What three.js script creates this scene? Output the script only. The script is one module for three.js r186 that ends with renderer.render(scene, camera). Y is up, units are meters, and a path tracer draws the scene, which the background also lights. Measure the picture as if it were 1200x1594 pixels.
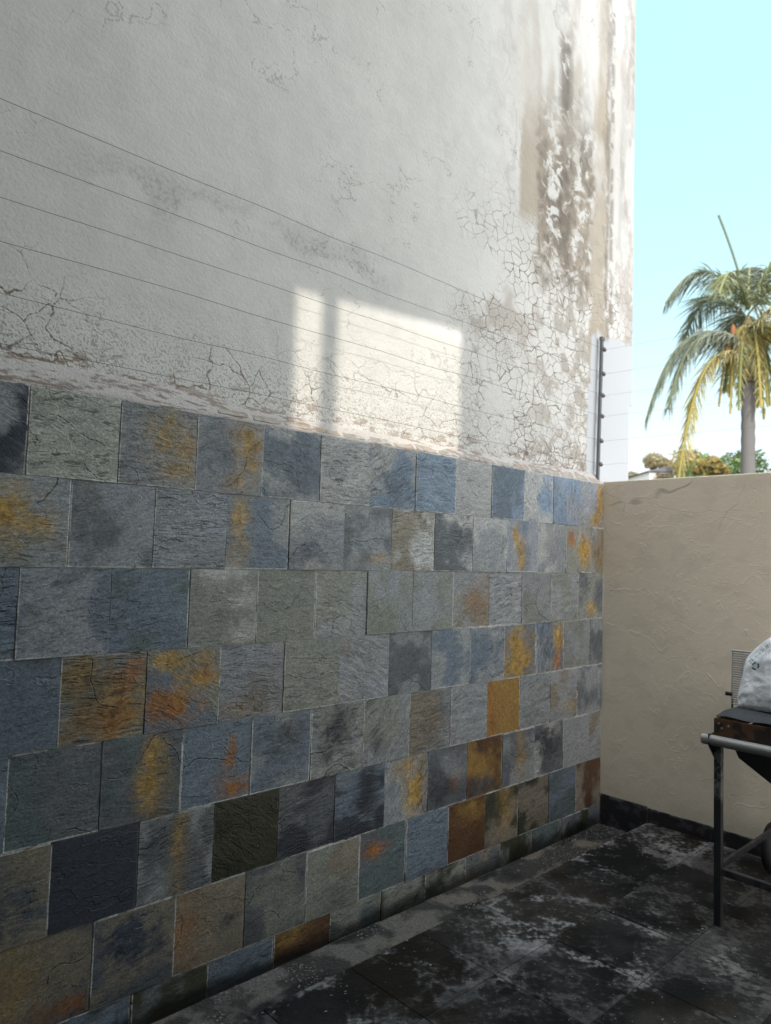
import * as THREE from 'three';
import { mergeGeometries } from 'three/addons/utils/BufferGeometryUtils.js';
import { RoundedBoxGeometry } from 'three/addons/geometries/RoundedBoxGeometry.js';

// ---------------------------------------------------------------- camera, sky, sun, exposure
const scene = new THREE.Scene();
const camera = new THREE.PerspectiveCamera(71.0, 771 / 1024, 0.05, 2000);
camera.position.set(-4.361, 1.7035, 2.4956);
camera.quaternion.setFromRotationMatrix(new THREE.Matrix4().makeBasis(
  new THREE.Vector3(0.7269, 0.0301, 0.6861), new THREE.Vector3(-0.0634, 0.9977, 0.0234), new THREE.Vector3(-0.6838, -0.0605, 0.7271)));
camera.focus = 2.6;
camera.userData.fStop = 3.0;
scene.add(camera);

const SUN = new THREE.Vector3(-0.6, 0.5, 0.62).normalize();
{
  const W = 512, H = 256, data = new Float32Array(W * H * 4), sm = THREE.MathUtils.smoothstep, d = new THREE.Vector3();
  for (let j = 0; j < H; j++) for (let i = 0; i < W; i++) {
    const el = ((j + 0.5) / H - 0.5) * Math.PI, az = ((i + 0.5) / W - 0.5) * 2 * Math.PI;
    d.set(Math.cos(az) * Math.cos(el), Math.sin(el), Math.sin(az) * Math.cos(el));
    const up = Math.max(0, Math.sin(el)), hz = Math.exp(-up * 5.2), ang = Math.acos(THREE.MathUtils.clamp(d.dot(SUN), -1, 1));
    const glow = 2.9 * Math.exp(-(ang * ang) / 0.75);
    const below = el < 0 ? Math.max(0.35, 1 + el * 3) : 1;
    const o = (j * W + i) * 4;
    data[o] = (0.265 + 0.56 * hz + glow) * below; data[o + 1] = (0.51 + 0.24 * hz + glow * 0.9) * below; data[o + 2] = (0.61 + 0.13 * hz + glow * 0.86) * below; data[o + 3] = 1;
  }
  const t = new THREE.DataTexture(data, W, H, THREE.RGBAFormat, THREE.FloatType);
  t.mapping = THREE.EquirectangularReflectionMapping; t.magFilter = t.minFilter = THREE.LinearFilter; t.needsUpdate = true;
  scene.background = t; scene.environment = t;
}
const sun = new THREE.DirectionalLight(new THREE.Color(1, 0.965, 0.89), 2.0);
sun.target.position.set(0, 2, 0); sun.position.copy(SUN).multiplyScalar(40).add(sun.target.position);
sun.castShadow = true; sun.shadow.mapSize.set(4096, 4096); sun.shadow.radius = 1;
Object.assign(sun.shadow.camera, { left: -20, right: 20, top: 20, bottom: -20, near: 1, far: 120 });
scene.add(sun, sun.target);
const renderer = new THREE.WebGLRenderer({ antialias: true });
renderer.toneMapping = THREE.LinearToneMapping;
renderer.toneMappingExposure = 2.0;
renderer.shadowMap.enabled = true;

// ---------------------------------------------------------------- random, noise
function rng(seed) { let a = seed >>> 0; return () => { a = (a + 0x6D2B79F5) >>> 0; let t = Math.imul(a ^ (a >>> 15), 1 | a); t = (t + Math.imul(t ^ (t >>> 7), 61 | t)) ^ t; return ((t ^ (t >>> 14)) >>> 0) / 4294967296; }; }
const R0 = rng(7), PERM = new Uint8Array(512), VAL = new Float32Array(256), VAL2 = new Float32Array(256);
{ const p = [...Array(256).keys()]; for (let i = 255; i > 0; i--) { const j = Math.floor(R0() * (i + 1)); [p[i], p[j]] = [p[j], p[i]]; } for (let i = 0; i < 512; i++) PERM[i] = p[i & 255]; for (let i = 0; i < 256; i++) { VAL[i] = R0(); VAL2[i] = R0(); } }
function vn(x, y, s = 0) {
  const xf = Math.floor(x), yf = Math.floor(y), u0 = x - xf, v0 = y - yf, xi = xf & 255, yi = (yf + s * 37) & 255;
  const u = u0 * u0 * (3 - 2 * u0), v = v0 * v0 * (3 - 2 * v0), x1 = (xi + 1) & 255, y1 = (yi + 1) & 255;
  const a = VAL[PERM[PERM[xi] + yi]], b = VAL[PERM[PERM[x1] + yi]], c = VAL[PERM[PERM[xi] + y1]], e = VAL[PERM[PERM[x1] + y1]];
  return a + (b - a) * u + (c - a) * v + (a - b - c + e) * u * v;
}
function fbm(x, y, oct, s = 0, gain = 0.5) { let f = 0, a = 1, n = 0; for (let i = 0; i < oct; i++) { f += a * vn(x, y, s + i * 3); n += a; a *= gain; x = x * 2.03 + 17.3; y = y * 2.03 + 5.1; } return f / n; }
const wo = { f1: 0, f2: 0, id: 0, id2: 0 };
function worley(x, y, s = 0) {
  const xi = Math.floor(x), yi = Math.floor(y); let f1 = 9, f2 = 9, id = 0;
  for (let j = -1; j <= 1; j++) for (let i = -1; i <= 1; i++) {
    const h = PERM[PERM[(xi + i) & 255] + ((yi + j + s * 53) & 255)], dx = i + VAL[h] - (x - xi), dy = j + VAL2[h] - (y - yi), d = Math.sqrt(dx * dx + dy * dy);
    if (d < f1) { f2 = f1; f1 = d; id = h; } else if (d < f2) f2 = d;
  }
  wo.f1 = f1; wo.f2 = f2; wo.id = VAL[PERM[id]]; wo.id2 = VAL2[PERM[id + 1]]; return f2 - f1;
}
const clamp = (x, a = 0, b = 1) => (x < a ? a : x > b ? b : x), mix = (a, b, t) => a + (b - a) * t;
const ss = (a, b, x) => { const t = clamp((x - a) / (b - a)); return t * t * (3 - 2 * t); };
const SRGB = new Uint8Array(4097); for (let i = 0; i <= 4096; i++) { const x = i / 4096; SRGB[i] = Math.round(255 * (x <= 0.0031308 ? x * 12.92 : 1.055 * Math.pow(x, 1 / 2.4) - 0.055)); }
const enc = (x) => SRGB[x <= 0 ? 0 : x >= 1 ? 4096 : (x * 4096) | 0];

// a colour map and a height map computed pixel by pixel; f(u, v) fills px = [r, g, b (linear), height]
const px = [0, 0, 0, 0];
function maps(w, h, f, wrap = THREE.ClampToEdgeWrapping) {
  const c = new Uint8Array(w * h * 4), b = new Uint8Array(w * h * 4);
  for (let j = 0; j < h; j++) for (let i = 0; i < w; i++) {
    f((i + 0.5) / w, (j + 0.5) / h, i, j);
    const o = (j * w + i) * 4, hh = clamp(px[3]) * 255;
    c[o] = enc(px[0]); c[o + 1] = enc(px[1]); c[o + 2] = enc(px[2]); c[o + 3] = 255; b[o] = b[o + 1] = b[o + 2] = hh; b[o + 3] = 255;
  }
  return [[c, true], [b, false]].map(([d, s]) => {
    const t = new THREE.DataTexture(d, w, h, THREE.RGBAFormat); t.magFilter = THREE.LinearFilter; t.minFilter = THREE.LinearMipmapLinearFilter; t.generateMipmaps = true; t.wrapS = t.wrapT = wrap;
    if (s) t.colorSpace = THREE.SRGBColorSpace; t.needsUpdate = true; return t;
  });
}
const std = (color, roughness = 0.8, o = {}) => { const m = new THREE.MeshStandardMaterial({ roughness, ...o }); if (color) m.color.setRGB(...color); return m; };

// ---------------------------------------------------------------- scene helpers
const used = {};
function numbered(n) { const k = used[n] = (used[n] ?? -1) + 1; return k ? `${n}_${String(k).padStart(3, '0')}` : n; }
function sh(o) { o.traverse((m) => { if (m.isMesh) m.castShadow = m.receiveShadow = true; }); return o; }
function thing(name, label, category, pos = [0, 0, 0], group) { const o = new THREE.Group(); o.name = numbered(name); o.position.set(...pos); o.userData = { label, category }; if (group) o.userData.group = group; scene.add(o); return o; }
function part(name, geo, mat, parent) { const m = new THREE.Mesh(geo, mat); m.name = name; m.castShadow = m.receiveShadow = true; parent.add(m); return m; }
function struct(name, geo, mat) { const m = new THREE.Mesh(geo, mat); m.name = numbered(name); m.castShadow = m.receiveShadow = true; m.userData = { kind: 'structure' }; scene.add(m); return m; }
function box(x0, x1, y0, y1, z0, z1, r = 0) { const g = r ? new RoundedBoxGeometry(x1 - x0, y1 - y0, z1 - z0, 2, r) : new THREE.BoxGeometry(x1 - x0, y1 - y0, z1 - z0); g.translate((x0 + x1) / 2, (y0 + y1) / 2, (z0 + z1) / 2); return g; }
function meshGeo(pos, uv, idx) { const g = new THREE.BufferGeometry(); g.setAttribute('position', new THREE.Float32BufferAttribute(pos, 3)); if (uv) g.setAttribute('uv', new THREE.Float32BufferAttribute(uv, 2)); g.setIndex(idx); g.computeVertexNormals(); return g; }
function planarUV(g, fu, fv) { const p = g.attributes.position, uv = new Float32Array(p.count * 2); for (let i = 0; i < p.count; i++) { uv[i * 2] = fu(p.getX(i), p.getY(i), p.getZ(i)); uv[i * 2 + 1] = fv(p.getX(i), p.getY(i), p.getZ(i)); } g.setAttribute('uv', new THREE.BufferAttribute(uv, 2)); return g; }
const tube = (pts, r, seg = 20, rad = 6) => new THREE.TubeGeometry(new THREE.CatmullRomCurve3(pts.map((p) => new THREE.Vector3(...p))), seg, r, rad);
const FLOOR = 0.1, WALL_TOP = 2.228, BUILD_Z = -0.062;

// ---------------------------------------------------------------- ground, gutter, floor
struct('ground', planarUV(new THREE.PlaneGeometry(1200, 1200).rotateX(-Math.PI / 2).translate(0, -0.3, 0), (x) => x, (x, y, z) => z), std([0.2, 0.17, 0.12], 0.95));
{
  const [gc, gb] = maps(1536, 128, (u, v) => {
    const x = u * 4.8, z = v * 0.4, n = fbm(x * 9, z * 9, 5, 3), m = fbm(x * 3, z * 5, 4, 9), grit = vn(x * 160, z * 160, 5);
    const k = ss(0.42, 0.6, n), bl = ss(0.55, 0.68, m), g = 0.75 + 0.5 * grit;
    const br = ss(0.3, 0.7, fbm(x * 2, z * 2, 3, 21));
    px[0] = mix(mix(0.04, 0.13 + 0.04 * br, k), 0.012, bl) * g; px[1] = mix(mix(0.036, 0.118 + 0.02 * br, k), 0.012, bl) * g; px[2] = mix(mix(0.034, 0.108, k), 0.013, bl) * g; px[3] = 0.35 * n + 0.4 * grit + 0.2 * k;
  }, THREE.RepeatWrapping);
  struct('gutter', planarUV(box(-9, 0, -0.25, 0, -0.01, 0.322), (x, y, z) => x / 4.8, (x, y, z) => z / 0.4), std(null, 0.9, { map: gc, bumpMap: gb, bumpScale: 0.012 }));
}
const TILE_X0 = -0.04, TILE_Z0 = 0.325, FT = 0.4;
const [fc, fb] = maps(2048, 2048, (u, v) => {
  const x = -u * 3.2, z = 0.325 + v * 3.2, ix = Math.floor((TILE_X0 - x) / FT), iz = Math.floor((z - TILE_Z0) / FT);
  const ex = (TILE_X0 - x) / FT - ix, ez = (z - TILE_Z0) / FT - iz, e = Math.min(ex, 1 - ex, ez, 1 - ez) * FT;
  const tr = VAL[(ix * 31 + iz * 57 + 400) & 255], tr2 = VAL2[(ix * 17 + iz * 91 + 400) & 255];
  const wx = x + 0.1 * (fbm(x * 4, z * 4, 3, 40) - 0.5), wz = z + 0.1 * (fbm(x * 4, z * 4, 3, 44) - 0.5);
  const a = fbm(wx * 3.4 + tr * 3, wz * 4.6, 6, 11, 0.58), st = fbm(wx * 5 + wz * 7, wx * 16 - wz * 13, 4, 15, 0.6), fine = fbm(x * 60, z * 60, 3, 17), grain = vn(x * 300, z * 300, 19);
  const near = ss(0.06, 0.0, e) * ss(0.4, 0.6, fbm(x * 5, z * 5, 3, 60) + 0.12 * tr2);
  const rv = a * 0.52 + st * 0.26 + fine * 0.24 + near * 0.14 + (tr - 0.5) * 0.08 - 0.02, res = 0.62 * ss(0.48, 0.67, rv) + 0.38 * ss(0.56, 0.63, rv);
  const mid = ss(0.4, 0.62, a), dust = ss(0.5, 0.75, fbm(x * 2.2, z * 2.2, 4, 63)) * 0.02;
  worley(x * 60, z * 60, 5); const spk = wo.f1 < 0.16 && wo.id > 0.975 ? 1 : 0;
  const brown = ss(0.45, 0.65, fbm(x * 1.7, z * 2, 3, 70)), g = (0.7 + 0.6 * grain) * (0.8 + 0.4 * fine), q = res * (0.3 + 0.9 * fine);
  let r = mix(0.005, 0.017, mid) + dust * 0.8 + brown * 0.006, gg = mix(0.005, 0.0165, mid) + dust * 0.8 + brown * 0.003, b = mix(0.006, 0.0175, mid) + dust * 0.8;
  const hot = 0.065 + 0.15 * ss(0.5, 0.7, fbm(x * 2.5, z * 3, 4, 66)); r = mix(r, hot, q); gg = mix(gg, hot * 0.97, q); b = mix(b, hot * 0.98, q);
  if (spk) { r = gg = b = 0.22; }
  px[0] = r * g; px[1] = gg * g; px[2] = b * g; px[3] = 0.3 + 0.25 * a + 0.22 * fine + 0.1 * res + 0.12 * grain;
}, THREE.RepeatWrapping);
const floorMat = new THREE.MeshPhysicalMaterial({ roughness: 0.8, specularIntensity: 0.35, map: fc, bumpMap: fb, bumpScale: 0.007 });
{
  const base = struct('floor', box(-9, 3, -0.28, FLOOR - 0.0035, 0.327, 3.2), std([0.018, 0.017, 0.016], 0.95));
  const r = rng(31), geos = [0, 1, 2].map((k) => new RoundedBoxGeometry(FT - 0.004, 0.02, FT - 0.004, 1, 0.002));
  for (let i = -1; i < 13; i++) for (let k = 0; k < 8; k++) {
    let x1 = TILE_X0 - i * FT, x0 = x1 - FT; const z0 = TILE_Z0 + k * FT; if (i < 0) { x1 = -0.012; x0 = TILE_X0; }
    const z1 = Math.min(z0 + FT, 3.2); if (z1 - z0 < 0.05) continue;
    const g = (i < 0 ? new THREE.BoxGeometry(x1 - x0 - 0.004, 0.02, z1 - z0 - 0.004) : new RoundedBoxGeometry(FT - 0.003, 0.02, z1 - z0 - 0.003, 1, 0.0025));
    g.rotateX((r() - 0.5) * 0.006).rotateZ((r() - 0.5) * 0.006).translate((x0 + x1) / 2, FLOOR - 0.01 + (r() - 0.5) * 0.003, (z0 + z1) / 2);
    part('floor_tile', planarUV(g, (x) => -x / 3.2, (x, y, z) => (z - 0.325) / 3.2), floorMat, base);
  }
}

// ---------------------------------------------------------------- slate tiles: one atlas, one cell per tile
const TW = 0.302, ROWY = [2.228, 1.9295, 1.631, 1.3325, 1.0335, 0.7275, 0.428, 0.132, 0.0];
const PAL = { M: [.315, .328, .338], B: [.175, .217, .27], D: [.045, .054, .075], G: [.27, .28, .25], W: [.46, .465, .405], L: [.5, .495, .485], P: [.335, .348, .385], T: [.125, .16, .165], O: [.05, .054, .034], R: [.12, .06, .03], Y: [.36, .21, .06], N: [.27, .235, .185], S: [.27, .345, .45], K: [.15, .163, .18] };
// rows as seen from the left; each tile: main tone, second tone, grain angle in degrees, then blotches "kind u v ru rv strength"
const ROWS = [
  ['MD-25', 'WW4', 'MM0;o.55.35.2.25.6;o.75.75.25.15.55;o.85.45.12.3.5', 'PM10;o.8.3.24.3.95;o.6.85.2.12.6;b.35.5.2.3.5', 'LB-8;b.55.55.4.38.9', 'ML3', 'LS30;b.5.65.3.25.6', 'SS-3', 'LL5', 'SB48', 'LS-52', 'SP80', 'PM35;o.85.3.12.4.8;o.7.85.2.15.7'],
  ['GM6;o.2.42.3.26.95;o.55.55.3.16.5', 'PK14;l.15.15.2.3.3', 'PM3', 'MB5;o.18.3.14.5.6', 'LP0;b.35.75.35.2.7', 'MK2;o.72.8.2.08.4', 'LN5', 'LK4', 'LM20', 'PB60;o.3.35.1.2.9;o.45.75.12.3.6', 'LM80', 'MG70;o.72.5.25.3.95;r.2.3.12.15.7', 'NM80;o.5.6.3.3.3'],
  ['BB4', 'BP12', 'TB8', 'LG0;b.4.7.3.2.3', 'GG6', 'GM-15', 'PG25;g.5.8.5.3.5', 'GM10', 'MN15;r.6.5.3.3.22', 'MM8', 'GM5', 'GM12', 'GK30;o.5.75.14.14.7'],
  ['BB2', 'GB0;o.6.6.45.35.85;o.25.3.22.25.6;r.8.3.15.28.6;r.6.75.3.2.6;k.35.45.3.3.5', 'GB-30;o.3.15.3.12.7;r.3.7.3.2.85;o.7.35.25.22.75;r.8.3.12.14.5', 'PM0;n.6.7.35.25.5;o.3.85.3.1.35', 'GG2', 'PM-22;n.1.15.15.15.5', 'MK40', 'BM10', 'MB8', 'MB20;o.45.7.45.4.95;o.35.35.18.25.9', 'MB80;o.8.3.18.35.85;r.75.8.16.2.7;b.3.5.25.5.6', 'GM5', 'MK80'],
  ['BB2', 'TK3', 'TK4;o.6.35.12.4.75;o.65.7.16.2.5', 'BB5;r.75.85.2.14.85;r.7.5.08.1.8;r.72.3.06.12.5', 'MB10;b.45.45.35.4.9;k.6.3.3.2.5', 'MG5;k.45.4.3.33.85', 'MG45;k.3.7.15.12.8', 'MN8;n.6.5.4.3.5;b.85.3.15.15.4', 'MM10', 'YY-65;r.1.5.15.5.7', 'MM15', 'NM5;o.6.75.3.1.3', 'MK70'],
  ['KN8;d.3.6.5.3.6', 'DD6', 'MK12;o.52.3.1.5.6', 'OO-35', 'DK10', 'DB4', 'MB70;o.7.55.2.4.8;o.5.15.3.15.5', 'MK-10;k.3.7.4.25.7;r.7.6.15.15.3', 'YR30;k.5.85.4.12.6;b.4.75.2.12.4', 'MK-25;o.55.5.16.45.4', 'LK3;k.5.45.4.4.9', 'MM10', 'NM5'],
  ['KN30;o.15.4.25.5.35;r.7.85.25.1.6', 'NK14;d.5.45.4.35.8', 'NN5;r.15.5.2.45.4;k.75.55.12.15.6', 'GK8', 'NG10;k.6.7.3.2.4', 'TK10;r.3.3.18.1.9', 'BB6', 'RR5;o.6.2.4.16.35', 'NO8;o.6.35.2.4.4', 'ON10', 'TB5', 'NR5'],
  ['BD4', 'OK3', 'BB4', 'RR6;o.3.2.3.3.4', 'TG3', 'OG4', 'OG6', 'NK5', 'OG75', 'TG8', 'OK60', 'NK60'],
];
const CELLS = 11, CS = 186, AT = 2048;
const tiles = [];
ROWS.forEach((row, r) => { const even = r % 2 === 1, n = row.length; row.forEach((spec, i) => { const j = n - 1 - i; tiles.push({ r, j, even, spec, cell: tiles.length }); }); });
const atlasC = new Uint8Array(AT * AT * 4), atlasB = new Uint8Array(AT * AT * 4);
{
  const BL = { o: [.47, .29, .08], r: [.36, .15, .045], b: [.13, .155, .195], k: [.06, .067, .075], l: [.36, .36, .36], g: [.2, .235, .19], n: [.2, .165, .125], d: [.05, .065, .1] };
  for (const t of tiles) {
    const rr = rng(900 + t.cell * 13), [head, ...bl] = t.spec.split(';'), A = PAL[head[0]], B = PAL[head[1]], ang = parseFloat(head.slice(2)) * Math.PI / 180, ca = Math.cos(ang), sa = Math.sin(ang);
    const blobs = bl.map((s) => { const n = s.slice(1).match(/\.\d+/g).map(Number); return { c: BL[s[0]], u: n[0], v: n[1], ru: n[2], rv: n[3], s: n[4], k: s[0] }; });
    const tone = 0.78 * (0.86 + 0.3 * rr()), sm = 0.3 + 0.8 * rr(), ox = rr() * 90, oy = rr() * 90, fol = 0.5 + rr() * 0.8, pitty = rr(), fy = 11 + rr() * 30, steps = 2.5 + rr() * 3.5, s0 = Math.floor(rr() * 60), rim = 0.4 + 0.6 * rr(), sides = [rr() < 0.4, rr() < 0.4, rr() < 0.3, rr() < 0.55];
    const cracks = []; const nc = rr() < 0.62 ? 1 + (rr() < 0.45) : 0;
    for (let c = 0; c < nc; c++) { const pts = []; let side = Math.floor(rr() * 4), u = side === 0 ? 0 : side === 1 ? 1 : rr(), v = side === 2 ? 0 : side === 3 ? 1 : rr(), dir = Math.atan2(0.5 - v + (rr() - .5) * .6, 0.5 - u + (rr() - .5) * .6); const n = 5 + Math.floor(rr() * 9); pts.push([u, v]); for (let k = 0; k < n; k++) { dir += (rr() - 0.5) * 1.3; u += Math.cos(dir) * 0.075; v += Math.sin(dir) * 0.075; pts.push([u, v]); } cracks.push({ pts, w: 0.0045 + 0.008 * rr() * rr() }); }
    const cx0 = (t.cell % CELLS) * CS, cy0 = Math.floor(t.cell / CELLS) * CS, bottom = t.r === 7;
    for (let j = 0; j < CS; j++) for (let i = 0; i < CS; i++) {
      const u = (i + 0.5) / CS, v = 1 - (j + 0.5) / CS;                      // v runs down the tile
      const wv = bottom ? v * 0.44 : v, w1 = fbm(u * 3 + ox, wv * 3 + oy, 3, s0) - 0.5, w2 = fbm(u * 3 + oy, wv * 3 + ox, 3, s0 + 7) - 0.5;
      const uu = u + 0.12 * w1, vv = wv + 0.12 * w2, p = uu * ca - vv * sa, q = uu * sa + vv * ca;
      const st = fbm(p * 5 + ox, q * fy + oy, 5, s0 + 2, 0.62), fine = fbm(p * 34 + ox, q * 80 + oy, 2, s0 + 4), low = fbm(u * 2.2 + ox, wv * 2.2 + oy, 4, s0 + 9);
      const lay = fbm(p * 1.6 + ox, q * 3.4 + oy, 5, s0 + 12, 0.55) * steps * 1.6, fr = lay - Math.floor(lay), ledge = ss(0.80, 0.97, fr), lip = ss(0.86, 0.95, fr) * (1 - ss(0.97, 1, fr));
      const gate = ss(0.40, 0.62, fbm(u * 4 + oy, wv * 4, 3, s0 + 23)), dn = fbm(p * 8 + oy + 1.2 * w2, q * fy * 2.1 + ox, 3, s0 + 20, 0.6), crev = clamp(ss(0.63, 0.72, dn) * (0.35 + 0.65 * gate) * fol), lite = ss(0.64, 0.74, 1 - dn) * 0.5;
      const pit = ss(0.66, 0.8, fbm(u * 26 + ox, wv * 26, 2, s0 + 30)) * pitty * 0.5;
      const m = ss(0.38, 0.62, low + 0.15 * (st - 0.5));
      let r = mix(A[0], B[0], m), g = mix(A[1], B[1], m), b = mix(A[2], B[2], m);
      const lw = fbm(u * 5 + oy, wv * 5 + ox, 3, s0 + 33) - 0.5; r *= 1 + 0.25 * lw; g *= 1 + 0.22 * lw; b *= 1 + 0.15 * lw;
      for (const k of blobs) {
        const d = Math.hypot((u - k.u) / (k.ru * 1.3), (v - k.v) / (k.rv * 1.25)) + 1.5 * (fbm(u * 6 + ox, wv * 6 + oy, 5, s0 + 40, 0.6) - 0.5) + 0.7 * (st - 0.5), a = clamp(Math.max(ss(1.25, 0.15, d), 0.4 * ss(1.7, 0.6, d)) * (0.55 + 0.9 * fbm(u * 22 + oy, wv * 26 + ox, 3, s0 + 47, 0.65)) * Math.min(1.1, k.s * 1.25));
        const tv = 0.45 + 1.1 * fbm(u * 16 + oy, wv * 16, 3, s0 + 44, 0.6); r = mix(r, k.c[0] * tv, a); g = mix(g, k.c[1] * tv, a); b = mix(b, k.c[2] * tv, a);
      }
      let f = tone * (1 + (st - 0.5) * 1.0 * sm) * (0.8 + 0.4 * fine);
      f *= 1 - 0.6 * crev * Math.min(1, sm); f *= 1 + 0.3 * lite * sm; f *= 1 - 0.42 * lip * gate * (fine > 0.45 ? 1 : 0.3); f *= 1 - 0.5 * pit; f *= 0.66 + 0.68 * vn(u * 70 + ox, wv * 84, s0 + 3); f *= 0.9 + 0.2 * vn(u * 31 + oy, wv * 40, s0 + 6);
      const e = Math.min(u, 1 - u, v, 1 - v) , ed = ss(0.03, 0.006, e) * ss(0.4, 0.7, fbm(u * 6, v * 6, 2, s0 + 50)) * rim; const gl = clamp(ed * 0.3 + ((sides[0] && u < 0.021) || (sides[1] && u > 0.979) || (sides[2] && v < 0.019) || (sides[3] && v > 0.979) ? 0.95 * ss(0.25, 0.5, fbm(u * 9, v * 9, 2, s0 + 52)) : 0)); r = mix(r, 0.62, gl); g = mix(g, 0.61, gl); b = mix(b, 0.59, gl);
      let h = 0.36 * (st - 0.5) * sm + 0.18 + 0.12 * fine - 0.26 * crev * sm + 0.08 * lite - 0.16 * pit + 0.11 * (Math.floor(lay) % 3 + ledge) + 0.16;
      for (const c of cracks) { let dm = 9; for (let k = 1; k < c.pts.length; k++) { const [ax, ay] = c.pts[k - 1], [bx, by] = c.pts[k], dx = bx - ax, dy = by - ay, tt = clamp(((u - ax) * dx + (v - ay) * dy) / (dx * dx + dy * dy)), d = Math.hypot(u - ax - dx * tt, v - ay - dy * tt); if (d < dm) dm = d; } dm += 0.012 * (fine - 0.5); const k = ss(c.w, c.w * 0.3, dm); f *= 1 - 0.72 * k; h -= 0.4 * k; h += 0.08 * ss(0.05, 0.0, dm); }
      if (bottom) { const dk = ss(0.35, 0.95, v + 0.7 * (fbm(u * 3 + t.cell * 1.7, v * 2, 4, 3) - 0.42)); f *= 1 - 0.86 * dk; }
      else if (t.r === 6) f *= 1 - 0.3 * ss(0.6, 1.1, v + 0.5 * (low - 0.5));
      const o = ((cy0 + j) * AT + cx0 + i) * 4; atlasC[o] = enc(r * f); atlasC[o + 1] = enc(g * f); atlasC[o + 2] = enc(b * f); atlasC[o + 3] = 255;
      atlasB[o] = atlasB[o + 1] = atlasB[o + 2] = clamp(h) * 255; atlasB[o + 3] = 255;
    }
  }
}
const atlas = [atlasC, atlasB].map((d, k) => { const t = new THREE.DataTexture(d, AT, AT, THREE.RGBAFormat); t.magFilter = THREE.LinearFilter; t.minFilter = THREE.LinearFilter; if (!k) t.colorSpace = THREE.SRGBColorSpace; t.needsUpdate = true; return t; });
const slateMats = [0.42, 0.5, 0.58].map((r) => std(null, r, { map: atlas[0], bumpMap: atlas[1], bumpScale: 0.0042 }));

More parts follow.
